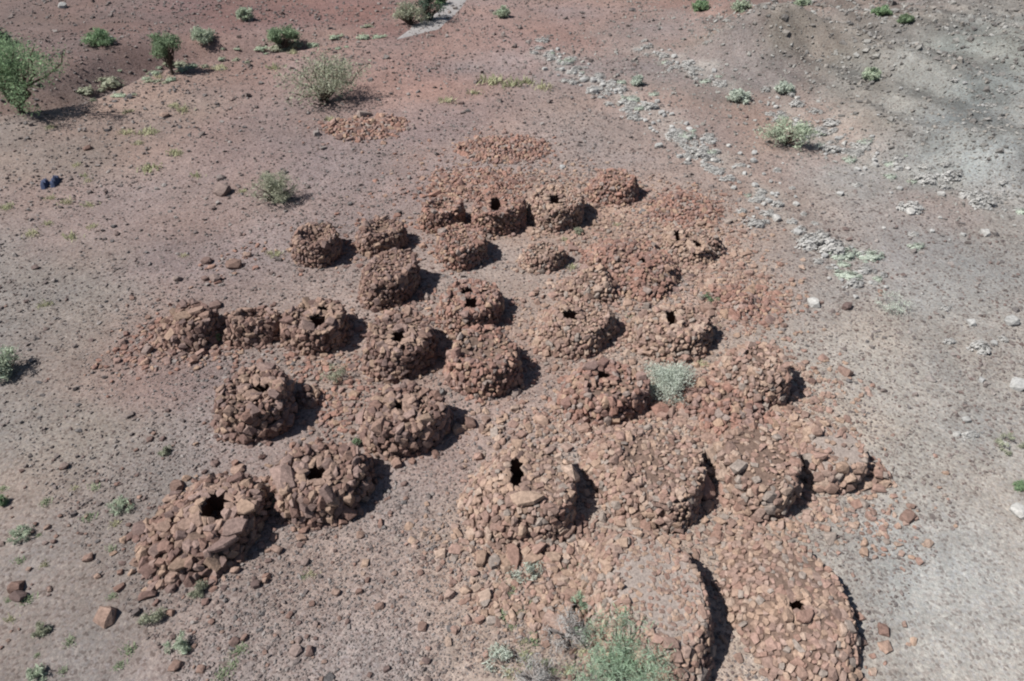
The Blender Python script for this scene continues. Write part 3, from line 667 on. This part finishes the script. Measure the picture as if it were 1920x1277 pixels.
for (x, y, wd, lb) in [
  (333,914,34,'round brown boulder on bare gravel just above the largest ruined slab tomb'),
  (481,1097,28,'dark rounded boulder on bare gravel below the largest ruined slab tomb'),
  (165,1048,26,'dark boulder alone on grey gravel left of the largest ruined slab tomb'),
  (36,1120,42,'flat dark boulder pair at the left edge of the lower gravel'),
  (712,1138,26,'reddish block standing alone on the open gravel below the front tombs'),
  (585,1133,17,'small black stone on open gravel below the front tombs'),
  (328,1085,44,'grey boulder at the lower foot of the largest ruined slab tomb'),
  (573,1055,24,'dark curved stone right of the long shadow of the largest ruined slab tomb'),
  (520,1032,30,'pale grey block at the edge of the shadow of the largest ruined slab tomb'),
  (792,1176,30,'broken pinkish stone near the bottom edge left of the dry brush'),
  (800,1240,24,'dark split stone close to the bottom edge of the gravel'),
  (582,1222,30,'rusty stone with a pale face near the bottom edge of the open gravel'),
  (325,1195,16,'dark stone beside the green plant near the bottom left'),
  (330,1250,34,'grey stone close to the bottom edge near the bottom left'),
  (1700,972,34,'pale pointed stone with a black shadow on the pale ground right of the tombs'),
  (1656,1182,34,'flat tan stone sunk in pale ground right of the long oval mound'),
  (1695,1172,17,'small tan stone beside the flat tan one right of the long oval mound'),
  (1588,578,24,'reddish stone beside pale plants on the right-hand ground'),
  (1650,548,12,'small dark stone near the pale green shrub on the right'),
  (1522,717,16,'small dark stone on the pale strip right of the tomb rows'),
  (880,795,32,'pair-like brown stone in front of the large round tomb with the dirt-filled hole'),
  (418,362,34,'dark brown boulder on open ground left of the olive bush'),
  (388,492,22,'dark slab fallen left of the drum tomb at the far left'),
  (440,500,34,'pinkish slab fallen left of the drum tomb at the far left'),
  (465,480,18,'dark upright stone left of the drum tomb at the far left'),
  (404,525,26,'black-shadowed slab nearest the ruined sloping tomb at the left end'),
  (385,524,16,'dark stone beside the black-shadowed slab left of the back rows'),
  (277,660,24,'dark stone at the outer foot of the ruined sloping tomb at the left end'),
  (405,575,26,'standing dark stone on the ruined sloping tomb side, beside its black shadow'),
  (310,218,22,'long dark stone beside yellow tufts on the left slope'),
  (165,280,18,'dark stone above the blue cloth on the left slope'),
  (865,195,12,'small black stone alone on the open slope behind the cemetery'),
  (1010,935,20,'tan stone lying beside the broad cover slab'),
  (900,1048,30,'pale tan block fallen at the left foot of the slotted front tomb'),
  (1240,1140,26,'reddish stone standing on the long platform tomb, shadow beside it'),
  (1265,1170,22,'round tan stone on the long platform tomb near its middle'),
]: loose(x, y, wd*(.72 if y > 1000 else .9), lb)

def near_name(p):
    b = min(LAND, key=lambda q: (q[0]-p[0])**2+(q[1]-p[1])**2); return b[2], math.hypot(b[0]-p[0], b[1]-p[1]), b[3]
r_ = np.random.default_rng(88); cnt = 0; tries = 0
while cnt < 215 and tries < 6000:
    tries += 1
    px = r_.uniform(0, 1700); py = 440+840*r_.random()**0.8
    if px > 800 and r_.random() < 0.6: continue
    if px > 1480 and r_.random() < 0.7: continue
    p = at(px, py)
    if fbm(p[0], p[1], 3.5, 71, 3) < -0.05: continue
    nm, dist, rad = near_name(p)
    if dist < rad*1.25: continue
    wd = np.exp(r_.normal(1.9, .35))*(0.7+py/2400)
    side = 'left' if px < 640 else ('middle' if px < 1150 else 'right')
    if dist < rad+2.2:
        lb = 'small loose stone on the ground close to the %s' % nm; gp = 'loose stones close to the %s' % nm
    else:
        band = 'upper' if py < 640 else ('middle' if py < 900 else 'lower')
        zone = '%s %s open gravel' % (band, side) if not (band == 'middle' and side == 'middle') else 'central open gravel'
        lb = 'small brown loose stone on the %s away from the tombs' % zone; gp = 'loose stones on the %s' % zone
    loose(px, py, wd, lb, gp); cnt += 1

# ------------------------------------------------------------------ plants
def tube(V, F, a, b, ra, rb, n=6):
    a = np.array(a, float); b = np.array(b, float); d = b-a; L = np.linalg.norm(d)
    if L < 1e-6: return
    d /= L; t = np.cross(d, [0.3, 0.8, 0.5]); t /= np.linalg.norm(t); s = np.cross(d, t); o = len(V)
    for (p, rr) in ((a, ra), (b, rb)):
        for k in range(n):
            an = 2*math.pi*k/n; V.append(p+rr*(math.cos(an)*t+math.sin(an)*s))
    for k in range(n):
        k2 = (k+1) % n; F.append((o+k, o+k2, o+n+k2)); F.append((o+k, o+n+k2, o+n+k))
def limb(V, F, a, b, ra, rb, r, wob=0.12, n=5):
    a = np.array(a, float); b = np.array(b, float); L = np.linalg.norm(b-a); pts = [a]
    for k in range(1, n): pts.append(a+(b-a)*k/n+r.normal(size=3)*wob*L*0.4)
    pts.append(b)
    for k in range(n): tube(V, F, pts[k], pts[k+1], ra+(rb-ra)*k/n, ra+(rb-ra)*(k+1)/n)
def leaves(cent, nper, spread_, size, r, thin=0.6, flat=1.0):
    n = len(cent)*nper
    C = np.repeat(cent, nper, 0)+r.normal(size=(n, 3))*np.repeat(spread_, nper)[:, None]*np.array([1, 1, flat])
    a = r.normal(size=(n, 3)); a /= np.linalg.norm(a, axis=1, keepdims=True)
    b = np.cross(a, r.normal(size=(n, 3))); b /= np.linalg.norm(b, axis=1, keepdims=True)
    s = size*np.exp(r.normal(0, .3, n))[:, None]
    V = np.stack([C-a*s, C-b*s*thin*0.5+a*s*0.1, C+a*s, C+b*s*thin*0.5+a*s*0.1], 1).reshape(-1, 3)
    F = np.arange(n*4).reshape(-1, 4)
    return V, F
def shrub(name, label, cat, px, py, wpx, hpx, leaf, bark='bark', nclump=40, nper=45, lsize=0.07, thin=0.6, base=0.15, group=None, seed=1, lean=0.0, flat=0.75, trunk=True, lobes=0, gaps=0.25, tight=0.12):
    r = np.random.default_rng(seed*13+5)
    p = at(px, py); s = ppm(p); W = wpx/s/2; Hh = hpx/s
    root = empty(name, (p[0], p[1], p[2]-0.03)); tag(root, label, cat, group)
    # clump centres within an uneven crown
    cs = []; lob = r.normal(size=(max(lobes, 1), 3))*np.array([W*.5, W*.4, Hh*.16])+np.array([lean*W, 0, Hh*(base+(1-base)*.55)])
    while len(cs) < nclump:
        u = r.normal(size=3); u /= np.linalg.norm(u); q = u*r.random()**0.5
        if lobes:
            c = lob[int(r.integers(lobes))]+q*np.array([W*.5, W*.5, Hh*.26])
        else:
            c = np.array([lean*W+q[0]*W, q[1]*W*.9, Hh*(base+(1-base)*(0.5+0.5*q[2]))])
            c[2] *= 1-0.30*(abs(q[0])**2)
        if vnoise(c[0]+seed*3.1, c[1]+c[2]*1.7, max(W*.45, .2), seed) < -0.5+gaps: continue
        if c[2] < 0.04: c[2] = 0.04
        cs.append(c)
    cs = np.array(cs)
    V, F = leaves(cs, nper, np.full(len(cs), min(W, Hh)*tight), lsize, r, thin, flat)
    obj('foliage', mesh_np('foliage', V, F), M[leaf], root)
    if trunk:
        V = []; F = []; n = min(26, nclump)
        tr = 0.035*Hh+0.02
        fork = np.array([lean*W*.2, 0, Hh*base*.7+.03])
        limb(V, F, (0, 0, -.1), fork, tr*1.3, tr, r, .05, 3)
        for k in r.choice(len(cs), n, replace=False): limb(V, F, fork+r.normal(size=3)*.02, cs[k], tr*.7, tr*.15, r)
        obj('trunk', mesh_np('trunk', np.array(V), np.array(F), True), M[bark], root)
    return root
shrub('acacia_tree', 'large green acacia tree in the dry gully at the left edge', 'tree', 42, 212, 150, 130, 'leaf_green', nclump=240, nper=48, lsize=.08, base=.17, seed=1, lobes=16, gaps=.12, lean=-.05)
shrub('small_tree', 'bright green small tree with a pale trunk standing on the gully bank', 'tree', 324, 140, 58, 62, 'leaf_bright', nclump=70, nper=50, lsize=.09, base=.36, seed=2, lobes=4)
shrub('small_tree', 'bright green round bush-like tree farther right along the gully', 'tree', 530, 97, 56, 46, 'leaf_bright', nclump=70, nper=50, lsize=.09, base=.12, seed=3, lobes=4)
shrub('desert_shrub', 'spreading grey green shrub with a long double shadow, alone on the slope behind the cemetery', 'shrub', 614, 192, 150, 80, 'leaf_olive', nclump=130, nper=36, lsize=.085, base=.12, seed=4, lobes=9, gaps=.15, lean=-.08)
shrub('desert_shrub', 'wispy olive shrub on open ground left of the back rows of tombs', 'shrub', 518, 376, 84, 62, 'leaf_olive', nclump=70, nper=45, lsize=.09, thin=.25, base=.05, seed=5, gaps=.1)
shrub('desert_shrub', 'pale green shrub with dark stems at the foot of the right-hand hill', 'shrub', 1472, 272, 104, 46, 'leaf_grey', nclump=55, nper=36, lsize=.10, thin=.4, base=.15, seed=6, lobes=4, lean=.1)
shrub('desert_shrub', 'green shrub with a dark shadow at the left edge, level with the middle rows', 'shrub', 14, 700, 74, 50, 'leaf_grey', nclump=70, nper=46, lsize=.06, base=.06, seed=7, lobes=0)
shrub('desert_shrub', 'mint green feathery shrub at the bottom edge between the front tombs', 'shrub', 1162, 1266, 225, 112, 'leaf_mint', nclump=260, nper=44, lsize=.05, thin=.22, base=.02, seed=8, gaps=.3, tight=.075)
shrub('dry_shrub', 'leafless grey brush in black shade beside the mint green shrub', 'shrub', 1064, 1196, 90, 80, 'leaf_pale', bark='drytwig', nclump=60, nper=22, lsize=.06, thin=.14, base=.05, seed=9, gaps=.3)
shrub('dry_shrub', 'pale lilac grey brush at the bottom edge left of the mint green shrub', 'shrub', 1000, 1276, 96, 60, 'leaf_pale', bark='drytwig', nclump=50, nper=30, lsize=.05, thin=.16, base=.03, seed=10)
GF = 'far shrubs along the top of the photo'
for (i, (px, py, wd, ht, lf, lb)) in enumerate([
  (188,84,58,26,'leaf_green','dark green low shrub with a pale patch beside it beyond the gully'),
  (385,78,46,28,'leaf_grey','grey green shrub beyond the gully between the two bright small trees'),
  (462,38,32,24,'leaf_grey','small blue green shrub high on the far slope'),
  (2,86,40,32,'leaf_dark','dark teal shrub cut by the left edge above the acacia'),
  (768,46,60,44,'leaf_olive','yellowish shrub at the left side of the grey path'),
  (800,38,64,62,'leaf_dark','dark green tree-like shrub at the left side of the grey path'),
  (824,8,30,24,'leaf_green','green shrub where the grey path leaves the top of the photo'),
  (942,32,30,20,'leaf_grey','small grey green shrub alone right of the grey path'),
  (1312,20,32,20,'leaf_green','green shrub at the top edge, left of the others over the mound'),
  (1388,22,36,20,'leaf_grey','grey green shrub with a flat dark shadow at the top edge'),
  (1502,12,34,18,'leaf_grey','pale shrub at the top edge above the far hillside'),
  (1650,28,34,16,'leaf_green','low green shrub at the far edge of the hillside'),
  (1696,42,26,14,'leaf_bright','yellow green low shrub below the far edge of the hillside'),
  (1384,190,42,22,'leaf_sage','low green shrub beside pale stones under the mound'),
  (1630,148,36,22,'leaf_grey','grey shrub halfway up the right-hand hillside'),
  (1470,172,36,16,'leaf_sage','low sage shrub at the hill foot below the mound'),
  (1196,160,22,18,'leaf_sage','little pale green shrub among the pale tufts of the upper wash'),
]): shrub('desert_shrub', lb, 'shrub', px, py, wd, ht, lf, nclump=44, nper=40, lsize=.10, base=.05, seed=20+i, group=GF if py < 50 else None)
# low plants
for (i, (px, py, wd, ht, lf, lb)) in enumerate([
  (1258,728,124,52,'leaf_sage','pale sage ground plant at the foot of the tan tomb'),
  (1322,566,56,14,'leaf_bright','bright green low plant among the rubble of the right flank'),
  (1672,580,66,32,'leaf_sage','mottled pale green cushion shrub on the right-hand ground'),
  (670,838,22,18,'leaf_bright','small bright green plant at the left foot of the large round tomb'),
  (404,640,22,20,'leaf_green','small green plant in the shade between the two ruined tombs of the left row'),
  (524,946,22,26,'leaf_green','small green plant in the gap between the two big front tombs'),
  (228,955,44,26,'leaf_grey','green plant on grey gravel left of the largest ruined slab tomb'),
  (40,1008,40,22,'leaf_grey','green plant at the left edge of the lower gravel'),
  (78,1184,32,20,'leaf_olive','light green plant near the lower left corner'),
  (338,1215,46,30,'leaf_grey','green plant near the bottom edge below the largest ruined slab tomb'),
  (285,1158,52,24,'leaf_olive','yellow green plant below the largest ruined slab tomb'),
  (372,1108,36,20,'leaf_olive','thin yellow green plant at the lower foot of the largest ruined slab tomb'),
  (70,1270,40,24,'leaf_grey','green plant cut by the bottom edge in the lower left corner'),
  (1895,838,60,18,'leaf_olive','olive green low plant at the right edge'),
  (1912,915,26,16,'leaf_green','small dark green plant at the right edge below the olive one'),
  (5,944,22,20,'leaf_green','green plant cut by the left edge beside the grey gravel'),
  (310,848,26,14,'leaf_olive','yellow green plant on the gravel below the open-topped slab tomb'),
  (1084,438,18,12,'leaf_olive','tiny yellow green plant at the foot of the orange back tomb'),
  (632,712,60,34,'leaf_olive','thin olive herbs between the open-topped tomb and the tall tomb'),
  (985,1072,60,30,'leaf_sage','pale green herbs among the rubble apron'),
  (1090,1135,60,40,'leaf_mint','thin mint herbs above the mint green shrub'),
  (940,1240,70,30,'leaf_sage','pale herbs on stony ground at the bottom edge'),
  (1240,480,18,16,'leaf_sage','tiny pale plant between the two right-hand rubble heaps'),
]): shrub('low_plant', lb, 'plant', px, py, wd, ht, lf, nclump=150 if px == 1258 else 30, nper=50 if px == 1258 else 24, lsize=.045 if py > 500 else .06, thin=.4, base=.0, seed=50+i, trunk=False, gaps=.45)

# pale dry cushions along the wash
def cushion_mesh(seed, leaf):
    r = np.random.default_rng(seed)
    u = r.normal(size=(60, 3)); u /= np.linalg.norm(u, axis=1, keepdims=True); u[:, 2] = abs(u[:, 2])
    c = u*np.array([.42, .42, .36])*(r.random((60, 1))**.4)*(1+.25*r.normal(size=(60, 1)))
    n = 60*14; C = np.repeat(c, 14, 0)+r.normal(size=(n, 3))*.06; N = C+np.array([0, 0, .15])+r.normal(size=(n, 3))*.12; N /= np.linalg.norm(N, axis=1, keepdims=True)
    A = np.cross(N, r.normal(size=(n, 3))); A /= np.linalg.norm(A, axis=1, keepdims=True); B = np.cross(N, A); sz_ = .06*np.exp(r.normal(0, .3, n))[:, None]
    V = np.stack([C-A*sz_, C-B*sz_*.6, C+A*sz_, C+B*sz_*.6], 1).reshape(-1, 3); F = np.arange(n*4).reshape(-1, 4)
    V[:, 2] = np.maximum(V[:, 2], -.02)
    m = mesh_np('dry_cushion', V, F); m.materials.append(M[leaf]); return m
CUSH = [cushion_mesh(k, 'leaf_pale') for k in range(6)]+[cushion_mesh(k+50, 'leaf_sage') for k in range(1)]
def along(pts, n, jx, jy, r):
    P = np.array(pts, float); seg = np.hypot(*np.diff(P, axis=0).T); cum = np.concatenate([[0], np.cumsum(seg)])
    t = r.random(n)*cum[-1]
    return np.interp(t, cum, P[:, 0])+r.normal(0, jx, n), np.interp(t, cum, P[:, 1])+r.normal(0, jy, n)
r9 = np.random.default_rng(91)
LINES = [
 ('upper stretch of the left pale wash line', [(1010,98),(1080,140),(1160,178)], 80, 14, 8),
 ('middle stretch of the left pale wash line', [(1150,175),(1225,212),(1290,272),(1345,300)], 110, 16, 9),
 ('lower stretch of the left pale wash line', [(1345,300),(1410,335),(1440,380),(1500,430),(1560,470),(1640,540)], 96, 20, 11),
 ('pale line below the low mound', [(1210,88),(1290,122),(1365,165)], 46, 12, 6),
 ('pale line between the hill shrub and the mound', [(1440,170),(1480,205),(1560,265)], 36, 14, 7),
 ('pale line along the foot of the right-hand hill', [(1545,262),(1640,305),(1720,330),(1920,385)], 95, 16, 9),
 ('right-hand hillside', [(1600,230),(1720,250),(1860,150)], 22, 60, 40),
 ('right-hand pale ground', [(1580,360),(1700,410),(1850,440)], 14, 40, 20),
 ('far right edge of the pale ground', [(1800,600),(1900,720),(1895,860)], 14, 40, 24),
]
for (nm, pts, n, jx, jy) in LINES:
    X, Y = along(pts, n, jx*1.5, jy*1.4, r9)
    for k in range(n):
        if not (-20 < X[k] < 1940 and 2 < Y[k] < 1270): continue
        if r9.random() < 0.5:
            p = at(X[k], Y[k]); s = np.exp(r9.normal(0, .35))*13/ppm(p)*(1+Y[k]/900)
            o = bpy.data.objects.new('dry_cushion', CUSH[int(r9.integers(len(CUSH)))]); col.objects.link(o)
            o.location = p-np.array([0, 0, .02*s]); o.scale = (s*r9.uniform(.9, 1.6), s, s*r9.uniform(.7, 1.0)); o.rotation_euler = (0, 0, r9.uniform(0, 6.28) if False else r9.uniform(-.5, .5))
            tag(o, 'pale grey dry cushion plant on the %s' % nm, 'plant', 'dry cushion plants on the %s' % nm)
        else:
            loose(X[k], Y[k], np.exp(r9.normal(2.35, .3))*(1+Y[k]/1500), 'pale grey boulder lying on the %s' % nm, 'pale boulders on the %s' % nm, PALE, 'pale_boulder', 'boulder')
for (px, py, wd, lb) in [(1575,365,24,'whitish boulder on the red ground below the hill foot'),(1706,400,30,'white flat boulder alone on the red ground far right'),(1846,440,30,'white boulder alone near the right edge'),
   (1235,275,26,'yellowish boulder beside the pale wash'),(1456,412,30,'cream boulder beside grey plants in the lower wash'),(1495,438,26,'bluish grey boulder in the lower wash'),(1130,162,18,'white boulder in the upper wash'),(1820,608,26,'pale boulder on the grey ground right of the pale green shrub'),
   (1895,606,40,'pale block cut by the right edge'),(1525,570,40,'low white stone beside the reddish stone right of the tombs'),(1908,962,50,'bluish white stone at the right edge of the pale ground'),(1905,725,46,'mottled pale boulder at the right edge'),
   (118,14,26,'white block at the top left corner'),(208,76,22,'white stone beside the dark green shrub beyond the gully'),(1055,315,20,'pale stone behind the orange back tomb')]:
    loose(px, py, wd, lb, None, PALE, 'pale_boulder', 'boulder')

HERB = [cushion_mesh(k+80, 'leaf_grey') for k in range(3)]+[cushion_mesh(k+90, 'leaf_olive') for k in range(3)]
X, Y = along([(175,182),(250,152),(300,140),(380,120),(470,104),(560,92),(700,66)], 44, 22, 11, r9)
for k in range(44):
    p = at(X[k], Y[k]); s = np.exp(r9.normal(0, .4))*15/ppm(p)
    o = bpy.data.objects.new('gully_herb', HERB[int(r9.integers(6))]); col.objects.link(o)
    o.location = p-np.array([0, 0, .02]); o.scale = (s*r9.uniform(.9, 1.7), s, s*r9.uniform(.6, .9)); o.rotation_euler = (0, 0, r9.uniform(-.5, .5))
    tag(o, 'grey green herb clump growing along the bank of the dry gully', 'plant', 'herb clumps along the dry gully')
# grass tufts
def tuft_mesh(seed, mat):
    r = np.random.default_rng(seed); n = 70; V = []; F = []
    for k in range(n):
        a = r.uniform(0, 6.28); b0 = r.normal(size=2)*.2; L = r.uniform(.15, .42); tl = r.uniform(.2, .9)
        d = np.array([math.cos(a)*tl, math.sin(a)*tl, 1.0]); d /= np.linalg.norm(d); w_ = np.array([-math.sin(a), math.cos(a), 0])*.03
        o = len(V); p = np.array([b0[0], b0[1], 0])
        V += [p-w_, p+w_, p+d*L*.6+w_*.7, p+d*L]; F.append((o, o+1, o+2, o+3))
    m = mesh_np('grass_tuft', np.array(V), np.array(F)); m.materials.append(M[mat]); return m
TUFT = [tuft_mesh(k, 'tuft') for k in range(5)]; TUFTG = [tuft_mesh(k+9, 'tuft_green') for k in range(3)]
def tuft(px, py, wpx, lb, gp, lib=TUFT):
    p = at(px, py); s = 1.35*wpx/ppm(p); o = bpy.data.objects.new('grass_tuft', random.choice(lib)); col.objects.link(o)
    o.location = p; o.scale = (s*random.uniform(.9, 1.5), s, s*.7); o.rotation_euler = (0, 0, random.uniform(-.6, .6)); tag(o, lb, 'grass tuft', gp)
for (px, py, wd) in [(238,250,22),(278,250,26),(345,207,26),(325,200,18),(282,318,30),(330,290,22),(325,285,16),(370,330,18),(165,340,14),(160,330,14),(95,372,16),(125,380,22),(168,385,18),(12,390,22),(60,440,24),(90,420,16),(135,445,24),
   (85,572,20),(300,145,16),(410,130,22),(515,128,26),(620,225,18),(455,360,16),(345,480,14),(520,478,20),(505,475,14),(240,210,16),(550,100,18),(95,240,18),(260,270,16),(145,310,16),(175,425,16)]:
    tuft(px, py, wd, 'yellow green grass tuft on the left-hand slope behind the tombs', 'grass tufts on the left-hand slope')
for (px, py, wd) in [(925,155,40),(960,160,36),(990,155,30),(1020,165,26),(890,175,22),(840,190,24)]:
    tuft(px, py, wd, 'straw yellow grass tuft on the faint line behind the red stone mound', 'grass tufts on the faint line behind the red stone mound')
for k in range(36):
    px = r9.uniform(0, 620); py = r9.uniform(900, 1270)
    p = at(px, py); nm, dist, rad = near_name(p)
    if dist < rad*1.3: continue
    tuft(px, py, r9.uniform(10, 24), 'small green grass tuft on the lower left gravel', 'grass tufts on the lower left gravel', TUFTG if r9.random() < .6 else TUFT)
for k in range(34):
    px = r9.uniform(930, 1130); py = r9.uniform(1050, 1270)
    tuft(px, py, r9.uniform(12, 26), 'pale green grass tuft on the stony ground around the dry brush', 'grass tufts around the dry brush', TUFTG if r9.random() < .5 else TUFT)
for k in range(40):
    px = r9.uniform(1000, 1350); py = r9.uniform(420, 780)
    p = at(px, py); nm, dist, rad = near_name(p)
    if dist < rad*1.15: continue
    tuft(px, py, r9.uniform(9, 18), 'small straw tuft among the rubble between the right-hand tombs', 'grass tufts between the right-hand tombs')

# ---- blue cloth on the left slope
def cloth():
    p = at(92, 348); s = 1/ppm(p)
    root = empty('blue_cloth', p); tag(root, 'crumpled dark blue cloth lying on the left slope', 'cloth')
    m = flat_mat('blue_cloth', (74, 82, 106), 0.75, 8, .75, 1.25, 12, .4)
    r = np.random.default_rng(4)
    for k, (dx, dy, ln, an) in enumerate([(-.2, 0, .95, 1.9), (.2, .28, 1.05, 1.8)]):
        n = 12; V = []
        for i in range(n):
            for j in range(n):
                u = i/(n-1)*2-1; v = j/(n-1)*2-1
                x = u*ln/2; y = v*.17*(1-.3*u*u); q = max(0, 1-u**4)*max(0, 1-v**4)
                V.append((dx+x*math.cos(an)-y*math.sin(an), dy+x*math.sin(an)+y*math.cos(an), .01+q*(.24+.08*math.sin(9*u+k)+.05*r.normal())))
        idx = np.arange(n*n).reshape(n, n); F = np.stack([idx[:-1, :-1], idx[1:, :-1], idx[1:, 1:], idx[:-1, 1:]], -1).reshape(-1, 4)
        obj('fold', mesh_np('fold', V, F, True), m, root)
cloth()
print('objects', len(bpy.data.objects))
